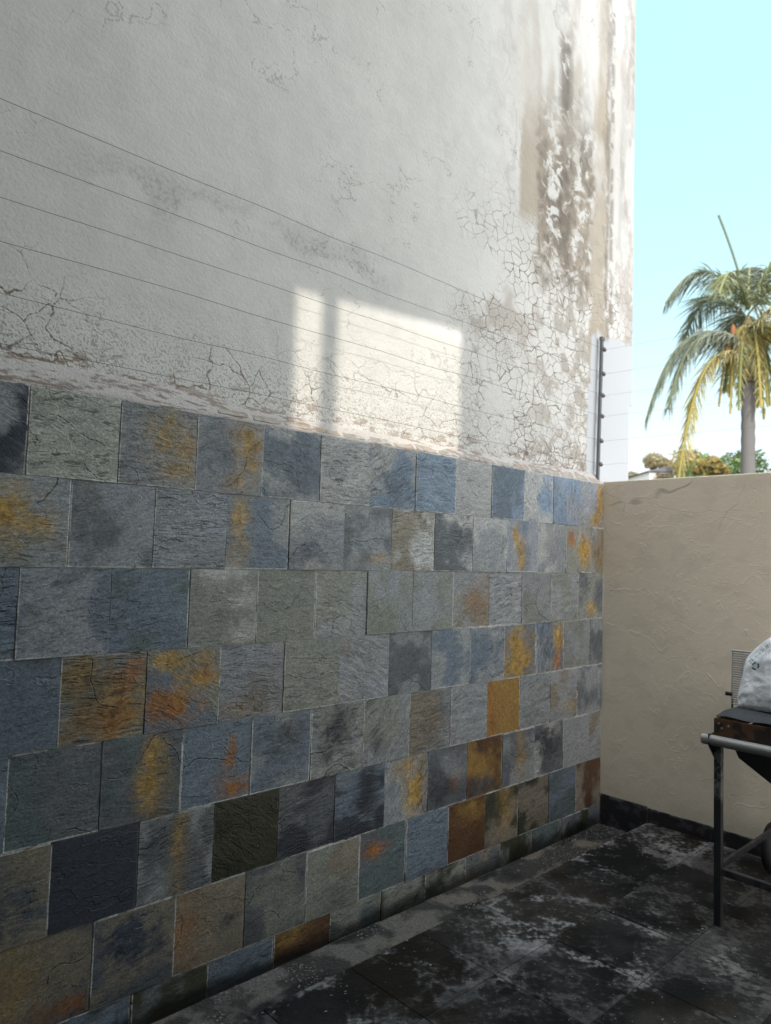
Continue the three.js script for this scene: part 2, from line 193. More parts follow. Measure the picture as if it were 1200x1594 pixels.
// ---------------------------------------------------------------- boundary wall with its slate cladding and brick coping
const bwall = thing('boundary_wall', 'tall boundary wall clad in multicoloured square slate tiles, weathered brick coping on top', 'wall');
part('grout_backing', box(-8.9, 0, -0.2, WALL_TOP - 0.002, BUILD_Z + 0.004, -0.0068), std([0.48, 0.47, 0.45], 0.95), bwall);
{
  const N = 9;
  function slab(x0, x1, y0, y1, cell, seed, uLo, uHi) {
    const r = rng(seed), z = (r() - 0.5) * 0.0062, tilt = (r() - 0.5) * 0.004, tiltY = (r() - 0.5) * 0.004, pos = [], uv = [], idx = [], gx = (cell % CELLS) * CS, gy = Math.floor(cell / CELLS) * CS, o = r() * 60;
    const edge = (k, s) => 0.0022 * (fbm(k * 7 + s * 3.1 + o, s + o, 3, 5) - 0.5);
    const P = (i, j) => {
      let x = mix(x0, x1, i / N), y = mix(y1, y0, j / N);
      if (i === 0) x += edge(j / N, 1) ; if (i === N) x += edge(j / N, 2); if (j === 0) y += edge(i / N, 3); if (j === N) y += edge(i / N, 4);
      const rel = 0.004 * (fbm(i / N * 3 + o, j / N * 4 + o, 4, 8) - 0.5), e = (i === 0 || j === 0 || i === N || j === N) ? -0.0016 * r() : 0;
      return [x, y, z + tilt * (i / N - 0.5) + tiltY * (j / N - 0.5) + rel + e];
    };
    const front = []; for (let j = 0; j <= N; j++) for (let i = 0; i <= N; i++) { const p = P(i, j); front.push(p); pos.push(...p); uv.push((gx + 1.5 + mix(uLo, uHi, i / N) * (CS - 3)) / AT, (gy + 1.5 + (1 - j / N) * (CS - 3)) / AT); }
    for (let j = 0; j < N; j++) for (let i = 0; i < N; i++) { const a = j * (N + 1) + i; idx.push(a, a + N + 1, a + 1, a + 1, a + N + 1, a + N + 2); }
    const ring = []; for (let i = 0; i < N; i++) ring.push(i); for (let j = 0; j < N; j++) ring.push(j * (N + 1) + N); for (let i = N; i > 0; i--) ring.push(N * (N + 1) + i); for (let j = N; j > 0; j--) ring.push(j * (N + 1));
    const b0 = pos.length / 3; ring.forEach((k) => { pos.push(...front[k]); uv.push(uv[k * 2], uv[k * 2 + 1]); }); ring.forEach((k) => { pos.push(front[k][0], front[k][1], -0.012); uv.push(uv[k * 2], uv[k * 2 + 1]); });
    for (let k = 0; k < ring.length; k++) { const n = (k + 1) % ring.length, a = b0 + k, b = b0 + n, c = a + ring.length, d = b + ring.length; idx.push(a, b, c, b, d, c); }
    return meshGeo(pos, uv, idx);
  }
  const cellOf = {}; tiles.forEach((t) => cellOf[t.r + ',' + t.j] = t.cell);
  const r = rng(77), G = 0.0028;
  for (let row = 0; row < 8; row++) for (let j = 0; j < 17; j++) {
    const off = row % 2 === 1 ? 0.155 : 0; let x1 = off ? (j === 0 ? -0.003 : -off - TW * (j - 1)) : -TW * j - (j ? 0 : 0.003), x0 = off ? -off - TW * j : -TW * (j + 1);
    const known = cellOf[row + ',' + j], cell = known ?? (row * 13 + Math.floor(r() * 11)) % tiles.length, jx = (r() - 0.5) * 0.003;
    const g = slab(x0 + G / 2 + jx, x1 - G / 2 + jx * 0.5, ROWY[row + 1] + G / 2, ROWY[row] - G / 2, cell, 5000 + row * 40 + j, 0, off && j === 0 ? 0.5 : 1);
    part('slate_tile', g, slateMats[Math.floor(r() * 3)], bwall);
  }
  // sloping mortar coping
  const [mc, mb] = maps(2048, 48, (u, v) => {
    const x = u * 4.6, y = v * 0.1, n = fbm(x * 9, y * 30, 5, 3, 0.6), s = fbm(x * 22, y * 110, 4, 8, 0.6), lf = fbm(x * 1.5, y * 8, 3, 5), gr = vn(x * 260, y * 260, 4);
    const br = ss(0.55, 0.68, n * 0.55 + s * 0.5 + 0.05 * (lf - 0.5)), edge = ss(0.16, 0.0, v) * ss(0.45, 0.6, s);
    px[0] = mix(0.56, 0.27, br * 0.85); px[1] = mix(0.5, 0.2, br * 0.85); px[2] = mix(0.475, 0.165, br * 0.85);
    const q = (0.85 + 0.25 * gr) * (0.85 + 0.3 * lf); px[0] = mix(px[0] * q, 0.05, edge * 0.8); px[1] = mix(px[1] * q, 0.045, edge * 0.8); px[2] = mix(px[2] * q, 0.04, edge * 0.8);
    px[3] = 0.5 + 0.3 * (n - 0.5) - 0.35 * br + 0.2 * gr - 0.3 * edge;
  }, THREE.RepeatWrapping);
  const pos = [], uv = [], idx = [], NX = 460, prof = [[-0.0135, -0.03], [-0.003, 0.0], [-0.018, 0.016], [-0.034, 0.034], [-0.05, 0.054], [BUILD_Z - 0.003, 0.07]];
  const topAt = (x) => 0.03 * ss(-2.4, -3.4, x);
  for (let i = 0; i <= NX; i++) { const x = -8.9 + 8.9 * i / NX; prof.forEach(([z, y], k) => { const w = k >= 1 && k < 5 ? (fbm(x * 14, k * 2.3, 3, 6) - 0.5) * 0.008 : 0; pos.push(x, WALL_TOP + 0.002 + y * (1 + topAt(x) / 0.07) + (k === 1 ? w * 0.5 : w), z + (k >= 1 && k < 5 ? w * 0.4 : 0)); uv.push((x + 8.9) / 4.6, k / 5); }); }
  for (let i = 0; i < NX; i++) for (let k = 0; k < 5; k++) { const a = i * 6 + k, b = a + 6; idx.push(a, b, a + 1, a + 1, b, b + 1); }
  part('mortar_coping', meshGeo(pos, uv, idx), std(null, 0.95, { map: mc, bumpMap: mb, bumpScale: 0.008 }), bwall);
  // worn bricks showing through the slope
  const rb = rng(99), bmats = [[.37, .29, .23], [.36, .3, .26], [.33, .3, .27], [.39, .3, .23], [.4, .36, .32]].map((c, i) => { const [c1, b1] = maps(64, 64, (u, v) => { const n = fbm(u * 6, v * 6, 4, i * 9), g = vn(u * 50, v * 50, i), w = ss(0.51, 0.66, fbm(u * 5, v * 9, 4, 50 + i)); for (let k = 0; k < 3; k++) px[k] = mix(c[k] * (0.6 + 0.8 * n) * (0.8 + 0.4 * g), 0.45 - k * 0.02, w * 0.7); px[3] = 0.4 * n + 0.4 * g; }); return std(null, 0.95, { map: c1, bumpMap: b1, bumpScale: 0.004 }); });
  for (let k = 0; k < 18; k++) {
    const xc = -0.1 - 0.162 * k, w = 0.132 + 0.012 * rb(), h = 0.052 + 0.012 * rb() - (k > 12 ? 0.016 : 0), s = new THREE.Shape(), n = 24, o = rb() * 50;
    for (let i = 0; i < n; i++) { const a = i / n * 2 * Math.PI, sq = 1 / Math.max(Math.abs(Math.cos(a)), Math.abs(Math.sin(a))), q = Math.min(sq, 1.36) * (0.88 + 0.16 * vn(i * 1.7 + o, o)); const X = Math.cos(a) * q * w / 2, Y = Math.sin(a) * q * h / 2; i ? s.lineTo(X, Y) : s.moveTo(X, Y); }
    const g = new THREE.ExtrudeGeometry(s, { depth: 0.008, bevelEnabled: true, bevelSize: 0.002, bevelThickness: 0.002, bevelSegments: 1 });
    planarUV(g, (x) => x / 0.15 + 0.5, (x, y) => y / 0.15 + 0.5); g.translate(0, 0, -0.009).rotateX(-0.80).translate(xc, WALL_TOP + 0.0285 + topAt(xc) * 0.4, -0.0275);
    part('brick', g, bmats[Math.floor(rb() * 5)], bwall);
  }
}

// ---------------------------------------------------------------- neighbouring white building
{
  const X0 = -4.6, X1 = 0.52, Y0 = 2.2, Y1 = 6.3;
  const [wc, wb] = maps(2048, 1640, (u, v) => {
    const X = mix(X0, X1, u), Y = mix(Y0, Y1, v);
    const w1 = fbm(X * 9, Y * 9, 3, 1) - 0.5, w2 = fbm(X * 9, Y * 9, 3, 5) - 0.5, fine = vn(X * 190, Y * 190, 3), grit = vn(X * 95, Y * 95, 7), med = fbm(X * 14, Y * 11, 4, 9), low = fbm(X * 1.3, Y * 1.3, 4, 13), tr = fbm(X * 5 + 3 * w1, Y * 30, 3, 17);
    let r = 0.765, g = 0.73, b = 0.70, h = 0.45 + 0.14 * (med - 0.5) + 0.07 * (grit - 0.5) + 0.08 * (fine - 0.5) + 0.12 * (tr - 0.5);
    let f = 0.9 + 0.2 * low; f *= 0.93 + 0.14 * med; f *= 0.97 + 0.06 * fine;
    // vertical grey runs high up, warmer to the right
    const run = fbm(X * 7 + 2 * w1, Y * 0.7, 4, 23), rm = ss(-1.6, -0.7, X) * ss(3.0, 4.2, Y); f *= 1 - 0.2 * rm * ss(0.5, 0.68, run);
    // grimy band along the wires
    const bandY = 3.05 + 0.03 * (X + 3) , band = ss(0.17, 0.0, Math.abs(Y - bandY - 0.1 * (low - 0.5))) * ss(-3.75, -3.2, X) * ss(-1.7, -2.3, X) * ss(0.42, 0.62, fbm(X * 6, Y * 8, 4, 31));
    const speck = ss(0.56, 0.68, fbm(X * 110, Y * 110, 2, 37));
    f *= 1 - 0.1 * band - 0.17 * band * speck;
    // pits and speckle, thicker low down and in the patch left of the crazing
    const pitZone = clamp(ss(2.75, 2.35, Y) * 0.75 * ss(0.3, 0.6, low + 0.2) + ss(0.48, 0.15, Math.hypot((X + 1.06) / 0.9, (Y - 3.02) / 0.42) + 0.8 * (fbm(X * 4, Y * 4, 3, 41) - 0.5)) * 1.1 + 0.06);
    const pit = ss(0.60, 0.70, fbm(X * 170, Y * 190, 2, 43)) * pitZone;
    r = mix(r, 0.3, pit * 0.6); g = mix(g, 0.255, pit * 0.6); b = mix(b, 0.21, pit * 0.6); h -= pit * 0.16;
    const brownP = ss(0.5, 0.1, Math.hypot((X + 1.05) / 0.75, (Y - 3.06) / 0.36) + 1.4 * (fbm(X * 7, Y * 7, 4, 47) - 0.5)) * 0.5;
    r = mix(r, 0.42, brownP); g = mix(g, 0.345, brownP); b = mix(b, 0.29, brownP);
    // hairline cracks
    const cr = (s, wdt, gate, dark, seed, wob = 0.09) => { const a = Math.max(0, worley((X + wob * s * 8 * w1) / (s * 1.12), (Y + wob * s * 8 * w2) / (s * 0.92), seed)) + 0.05 * (fine - 0.5), k = ss(wdt, wdt * 0.25, a) * gate; r = mix(r, 0.20, k * dark); g = mix(g, 0.15, k * dark); b = mix(b, 0.115, k * dark); h -= 0.28 * k * dark; return k; };
    const gA = ss(0.5, 0.62, fbm(X * 2.6, Y * 2.6, 4, 53)), gB = ss(0.44, 0.58, fbm(X * 3.1, Y * 5, 4, 57));
    cr(0.42, 0.022, gA * 0.8, 0.4, 2, 0.12);
    const lowZ = ss(2.78, 2.42, Y + 0.25 * (low - 0.5));
    cr(0.12, 0.05, lowZ * gB, 0.8, 4, 0.13);
    const leftZ = ss(-3.2, -3.6, X + 0.5 * (low - 0.5)) * ss(2.82, 2.5, Y);
    const kL = cr(0.15, 0.036, leftZ * ss(0.35, 0.5, fbm(X * 4, Y * 4, 3, 61)), 0.95, 6, 0.15);
    const base = ss(2.43, 2.34, Y + 0.10 * (fbm(X * 8, Y * 8, 3, 64) - 0.5)) * ss(0.56, 0.66, fbm(X * 18, Y * 46, 4, 67, 0.62)) * mix(0.55, 0.9, ss(-3.0, -3.4, X)); r = mix(r, 0.31, base); g = mix(g, 0.21, base); b = mix(b, 0.15, base); h -= base * 0.15;
    // alligator crazing to the right
    const cz = clamp(ss(-1.05, -0.75, X + 0.35 * (fbm(X * 3, Y * 3, 3, 71) - 0.5)) + ss(-1.75, -1.2, X) * 0.8 * ss(0.45, 0.56, fbm(X * 3.6, Y * 3.6, 3, 73))) * ss(4.1, 3.5, Y + 0.3 * w1);
    const big = X > -0.75 ? 0.088 : 0.074;
    cr(0.036, 0.09, cz * 0.7 * ss(0.42, 0.6, fbm(X * 7, Y * 7, 3, 75)) * ss(3.3, 2.6, Y), 0.7, 10, 0.14); cr(0.066, 0.05 + 0.07 * med, cz * (0.55 + 0.45 * ss(0.35, 0.55, fbm(X * 9, Y * 9, 2, 77))), 0.95, 8, 0.15); const lid = wo.id;
    const flake = cz * ss(-1.0, -0.6, X) * (lid > 0.5 ? 1 : 0); f = mix(f, 1.09, flake * 0.6);
    const bz = cz * ss(0.5, 0.66, fbm(X * 12, Y * 10, 4, 79)) * ss(-1.0, -0.5, X) * 0.6; r = mix(r, 0.36, bz); g = mix(g, 0.3, bz); b = mix(b, 0.245, bz);
    // long brown damp stain with peeling flakes
    const sx = X + 0.09 * (fbm(X * 2, Y * 2.2, 3, 83) - 0.5), col = (c, wd, y0, y1, s) => ss(wd, wd * 0.35, Math.abs(sx - c)) * ss(y0 - 0.3, y0 + 0.2, Y + 0.4 * w2) * ss(y1 + 0.4, y1 - 0.3, Y + 0.4 * w1) * s;
    const ridge = (c, wd, y0, y1) => ss(wd, wd * 0.2, Math.abs(sx - c)) * ss(y0 - 0.15, y0 + 0.15, Y + 0.3 * w2) * ss(y1 + 0.5, y1 - 0.2, Y + 0.4 * w1), slabE = (a, c, y0, y1) => ss(a - 0.03, a + 0.03, sx + 0.14 * w1) * ss(c + 0.035, c - 0.035, sx + 0.14 * w2) * ss(y0 - 0.06, y0 + 0.1, Y + 0.2 * w2) * ss(y1 + 0.45, y1 - 0.05, Y + 0.2 * w1);
    const beige = clamp(slabE(-0.9, -0.7, 3.78, 4.3) * 0.95 + 0.9 * slabE(-0.1, 0.105, 2.75, 4.75) * ss(-0.1, 0.1, low - 0.35) + 0.75 * col(-0.02, 0.09, 2.3, 3.2, 1) * ss(0.4, 0.6, med + 0.2 * run) + 0.6 * col(0.03, 0.09, 4.6, 7, 1));
    r = mix(r, 0.47, beige * 0.88); g = mix(g, 0.39, beige * 0.88); b = mix(b, 0.305, beige * 0.88);
    const zone = slabE(-0.74, -0.09, 3.45, 4.4), cols = clamp(ridge(-0.69, 0.085, 3.6, 4.4) + 1.1 * ridge(-0.41, 0.13, 3.45, 5.0) + 0.9 * ridge(-0.17, 0.12, 3.4, 4.4) + 0.8 * ridge(0.11, 0.035, 3.0, 4.6) + 0.5 * ridge(0.1, 0.05, 4.5, 7)), D = Math.max(zone, cols * 0.9);
    const soft = 0.6 * fbm(X * 5, Y * 2, 3, 89) + 0.2, n2 = fbm(X * 15 + 2 * w1, Y * 19 + 2 * w2, 4, 93, 0.6), white = ss(0.44, 0.68, n2 - 0.22 * cols + 0.07 * (fbm(X * 4, Y * 3, 2, 95) - 0.5) + 0.05), dv = 0.55 + 0.9 * fbm(X * 26, Y * 20, 4, 97), tn = ss(0.4, 0.62, soft + 0.3 * (n2 - 0.5)), spot = n2;
    const kr = mix(0.2, 0.35, tn) * dv, kg = mix(0.16, 0.29, tn) * dv, kb = mix(0.128, 0.23, tn) * dv, da = D * (1 - white) * 0.92;
    r = mix(r, kr, da); g = mix(g, kg, da); b = mix(b, kb, da); f = mix(f, 0.99, D * white); h += 0.14 * D * white;
    const haze = 1.1 * ridge(-0.35, 0.85, 4.3, 7) * ss(0.45, 0.65, fbm(X * 6, Y * 1.1, 4, 99)); r = mix(r, 0.5, haze * 0.6); g = mix(g, 0.44, haze * 0.6); b = mix(b, 0.38, haze * 0.6);
    const wr = ss(0.12, 0.2, sx) * ss(0.3, 0.24, sx) * ss(3.2, 3.4, Y); f = mix(f, 1.08, wr * 0.7); const pk = ss(0.16, 0.3, X) * ss(3.2, 3.4, Y) * ss(0.5, 0.66, fbm(X * 9, Y * 3, 4, 101)); r = mix(r, 0.5, pk * 0.55); g = mix(g, 0.43, pk * 0.55); b = mix(b, 0.385, pk * 0.55);
    const mv = ss(0.05, 0.0, Math.abs(X - 0.16 - 0.02 * w1)) * ss(2.9, 3.5, Y) * ss(0.45, 0.6, spot) * 0.7; r = mix(r, 0.28, mv); g = mix(g, 0.24, mv); b = mix(b, 0.2, mv);
    // fresh white paint beyond the fence post
    const fp = ss(-0.135, -0.105, X + 0.035 * (fbm(Y * 6, 1, 3, 105) - 0.5) - (Y > 2.9 ? 0.03 : 0)) * ss(3.30, 3.24, Y + 0.09 * (fbm(X * 9, Y * 9, 3, 107) - 0.5) + (X < -0.02 ? 0.03 : 0));
    if (fp > 0) { r = mix(r, 0.655, fp); g = mix(g, 0.66, fp); b = mix(b, 0.69, fp); f = mix(f, 1, fp); h = mix(h, 0.5 + 0.05 * (grit - 0.5), fp); }
    px[0] = r * f; px[1] = g * f; px[2] = b * f; px[3] = h;
  }, THREE.MirroredRepeatWrapping);
  const b = thing('neighbouring_building', 'tall white plastered building with cracked paint and brown damp stains behind slate wall', 'building');
  const s = new THREE.Shape(); s.moveTo(-9, -0.3); s.lineTo(0.435, -0.3); s.lineTo(0.435, 2.84); s.lineTo(0.478, 2.85); s.lineTo(0.485, 9.5); s.lineTo(-9, 9.5);
  const g = new THREE.ExtrudeGeometry(s, { depth: 7, bevelEnabled: true, bevelSize: 0.006, bevelThickness: 0.006, bevelSegments: 2 }); g.translate(0, 0, BUILD_Z - 7.006);
  planarUV(g, (x) => (x - X0) / (X1 - X0), (x, y) => (y - Y0) / (Y1 - Y0));
  part('wall', g, std(null, 0.9, { map: wc, bumpMap: wb, bumpScale: 0.009 }), b);
}

// ---------------------------------------------------------------- cream side wall and its skirting
const cream = thing('side_wall', 'cream garden wall with trowelled plaster closing the yard, dark skirting at its foot', 'wall');
{
  const [cc, cb] = maps(1536, 1536, (u, v) => {
    const Z = u * 2.6, Y = v * 2.6, w1 = fbm(Z * 4, Y * 4, 3, 3) - 0.5, w2 = fbm(Z * 4, Y * 4, 3, 8) - 0.5, fine = vn(Z * 170, Y * 170, 2), low = fbm(Z * 1.2, Y * 1.2, 4, 14), med = fbm(Z * 10, Y * 16, 4, 19);
    const line = (fq, s, thr) => { const n = 2 * fbm(Z * fq + 2.4 * w1, Y * fq * 1.5 + 2.4 * w2, 3, s) - 1; return ss(0.03, 0.004, Math.abs(n)) * ss(thr, thr + 0.1, fbm(Z * 8, Y * 9, 3, s + 5)); };
    const l1 = line(4.2, 23, 0.46), l2 = line(8, 37, 0.46), l3 = line(15, 51, 0.44), side = ss(-0.05, 0.05, fbm(Z * 4.2 + 2.4 * w1, Y * 6.3 + 2.4 * w2, 3, 23) - 0.5);
    const ck = ss(0.014, 0.003, worley(Z / 0.6 + w1 * 0.5, Y / 0.34 + w2 * 0.8, 3)) * ss(1.85, 2.1, Y) * ss(0.45, 0.6, fbm(Z * 4, Y * 4, 3, 88));
    const f = (0.93 + 0.14 * low) * (0.97 + 0.06 * fine) * (1 - 0.06 * ss(0.5, 0.7, med)) * (1 - 0.35 * ck);
    const dirt = ss(0.42, 0.16, Y + 0.15 * (med - 0.5)) * 0.35;
    px[0] = mix(0.68, 0.5, dirt) * f; px[1] = mix(0.605, 0.46, dirt) * f; px[2] = mix(0.49, 0.39, dirt) * f;
    px[3] = 0.42 + 0.1 * (med - 0.5) + 0.04 * (fine - 0.5) + 0.08 * side + 0.22 * l1 + 0.2 * l2 + 0.18 * l3 + 0.12 * (fbm(Z * 34, Y * 46, 3, 91) - 0.5) - 0.2 * ck;
  }, THREE.RepeatWrapping);
  const g = new RoundedBoxGeometry(0.22, 2.55, 7.02, 2, 0.008); g.translate(0.11, 2.243 - 1.275, 3.49);
  planarUV(g, (x, y, z) => (z + (x > 0.01 ? x : 0)) / 2.6, (x, y) => y / 2.6);
  part('plaster', g, std(null, 0.9, { map: cc, bumpMap: cb, bumpScale: 0.0042 }), cream);
  const [kc, kb] = maps(256, 128, (u, v) => { const n = fbm(u * 9, v * 4, 5, 3), p = ss(0.56, 0.64, n), g0 = vn(u * 120, v * 60, 4); const top = ss(0.9, 1, v) * ss(0.45, 0.6, fbm(u * 20, v * 8, 3, 9)); px[0] = mix(mix(0.017, 0.045, p), 0.16, top) * (0.7 + 0.6 * g0); px[1] = mix(mix(0.017, 0.045, p), 0.155, top) * (0.7 + 0.6 * g0); px[2] = mix(mix(0.02, 0.055, p), 0.15, top) * (0.7 + 0.6 * g0); px[3] = 0.4 * n + 0.3 * g0; }, THREE.RepeatWrapping);
  const km = std(null, 0.5, { map: kc, bumpMap: kb, bumpScale: 0.004 });
  const uvk = (g) => planarUV(g, (x, y, z) => z / 0.4, (x, y) => y / 0.19);
  part('skirting_tile', uvk(box(-0.014, -0.0005, -0.02, 0.193, 0.004, 0.322, 0.002)), km, cream);
  for (let k = 0; k < 7; k++) part('skirting_tile', uvk(box(-0.0115, -0.0005, 0.09, 0.187 - (k % 2) * 0.002, 0.327 + k * 0.4, 0.324 + k * 0.4 + 0.4, 0.002)), km, cream);
}

// ---------------------------------------------------------------- the house on the sun side: its shade fills the yard, one window opening lets sun through
{
  const zf = 3.25, t = (zf - BUILD_Z) / SUN.z, dx = SUN.x * t, dy = SUN.y * t;
  const h = thing('house', 'tall plain grey house wall standing behind the viewer, shading the yard', 'house');
  const s = new THREE.Shape(); s.moveTo(-10, -0.3); s.lineTo(-1.35, -0.3); s.lineTo(-1.35, 9.6); s.lineTo(-10, 9.6);
  const hole = new THREE.Path(), a = [-2.56 + dx, 2.19 + dy], c = [-1.425 + dx, 2.975 + dy]; hole.moveTo(a[0], a[1]); hole.lineTo(c[0], a[1]); hole.lineTo(c[0], c[1]); hole.lineTo(a[0], c[1] - 0.085); s.holes.push(hole);
  const g = new THREE.ExtrudeGeometry(s, { depth: 0.03, bevelEnabled: false }); g.translate(0, 0, zf);
  part('wall', planarUV(g, (x) => x, (x, y) => y), std([0.28, 0.275, 0.27], 0.9), h);
  const fr = std([0.1, 0.1, 0.1], 0.5), m0 = -2.395 + dx, m1 = -2.315 + dx;
  part('window_mullion', box(m0, m1, a[1] + 0.001, c[1] - 0.075, zf + 0.005, zf + 0.025), fr, h);
  part('window_pane', box(a[0] + 0.002, c[0] - 0.002, a[1] + 0.002, c[1] - 0.09, zf + 0.001, zf + 0.004), new THREE.MeshPhysicalMaterial({ color: new THREE.Color().setRGB(0.95, 0.94, 0.9), roughness: 0, transmission: 1, thickness: 0 }), h);
  part('side_wing', box(-6.3, -6.15, -0.3, 9.6, -0.05, zf - 0.003), std([0.26, 0.255, 0.25], 0.9), h);
}

// ---------------------------------------------------------------- electric fence: post and six wires
const wireY = [3.155, 2.985, 2.835, 2.692, 2.522, 2.362], PX = -0.02, PZ = -0.03;
{
  const p = thing('fence_post', 'thin dark electric fence post with insulator knobs at the wall corner', 'post', [PX - 0.02, WALL_TOP, PZ]);
  const dm = std([0.13, 0.135, 0.15], 0.45);
  const g = box(-0.011, 0.011, -0.02, 1.0, -0.009, 0.009, 0.002); g.applyMatrix4(new THREE.Matrix4().makeRotationZ(-0.035)); part('post', g, dm, p);
  const br = std([0.2, 0.17, 0.15], 0.5);
  wireY.forEach((y) => { const hy = y - WALL_TOP, xo = hy * 0.035; const q = new THREE.LatheGeometry([[0.0001, -0.02], [0.012, -0.018], [0.015, -0.008], [0.009, -0.002], [0.016, 0.006], [0.013, 0.017], [0.0001, 0.02]].map(([r, yy]) => new THREE.Vector2(r, yy)), 14); q.rotateZ(Math.PI / 2 * 0.9).translate(xo + 0.018, hy, 0.006); part('insulator', q, br, p); });
  part('post_cap', box(0.02, 0.06, 0.985, 1.012, -0.012, 0.012, 0.004).rotateZ(0.0), br, p);
  const names = ['topmost', 'second highest', 'third from the top', 'fourth from the top', 'fifth from the top', 'lowest'], wm = std([0.1, 0.095, 0.09], 0.45, { metalness: 0.6 });
  wireY.forEach((y, i) => {
    const r = rng(300 + i), pts = [], xo = PX - 0.02 + (y - WALL_TOP) * 0.035 + 0.02;
    for (let k = 0; k <= 26; k++) { const x = -8.9 + (xo + 8.9) * k / 26; pts.push([x, y + (k > 0 && k < 26 ? (r() - 0.5) * 0.009 : 0) - 0.012 * Math.sin(Math.PI * k / 26), PZ + 0.012 + (r() - 0.5) * 0.004]); }
    const a = tube(pts, 0.0009, 220, 5), pts2 = []; for (let k = 0; k <= 8; k++) pts2.push([xo + 0.09 * Math.min(1, k / 1.5), y + 0.01 * (k / 8) - 0.004, PZ + 0.012 + k * 0.8]);
    const b = tube(pts2, 0.0005, 60, 5), w = new THREE.Mesh(mergeGeometries([a, b]), wm); w.name = numbered('fence_wire'); w.castShadow = w.receiveShadow = true;
    w.userData = { label: `thin electric fence wire before white wall, ${names[i]} of six`, category: 'wire', group: 'electric fence wires' }; scene.add(w);
  });
}

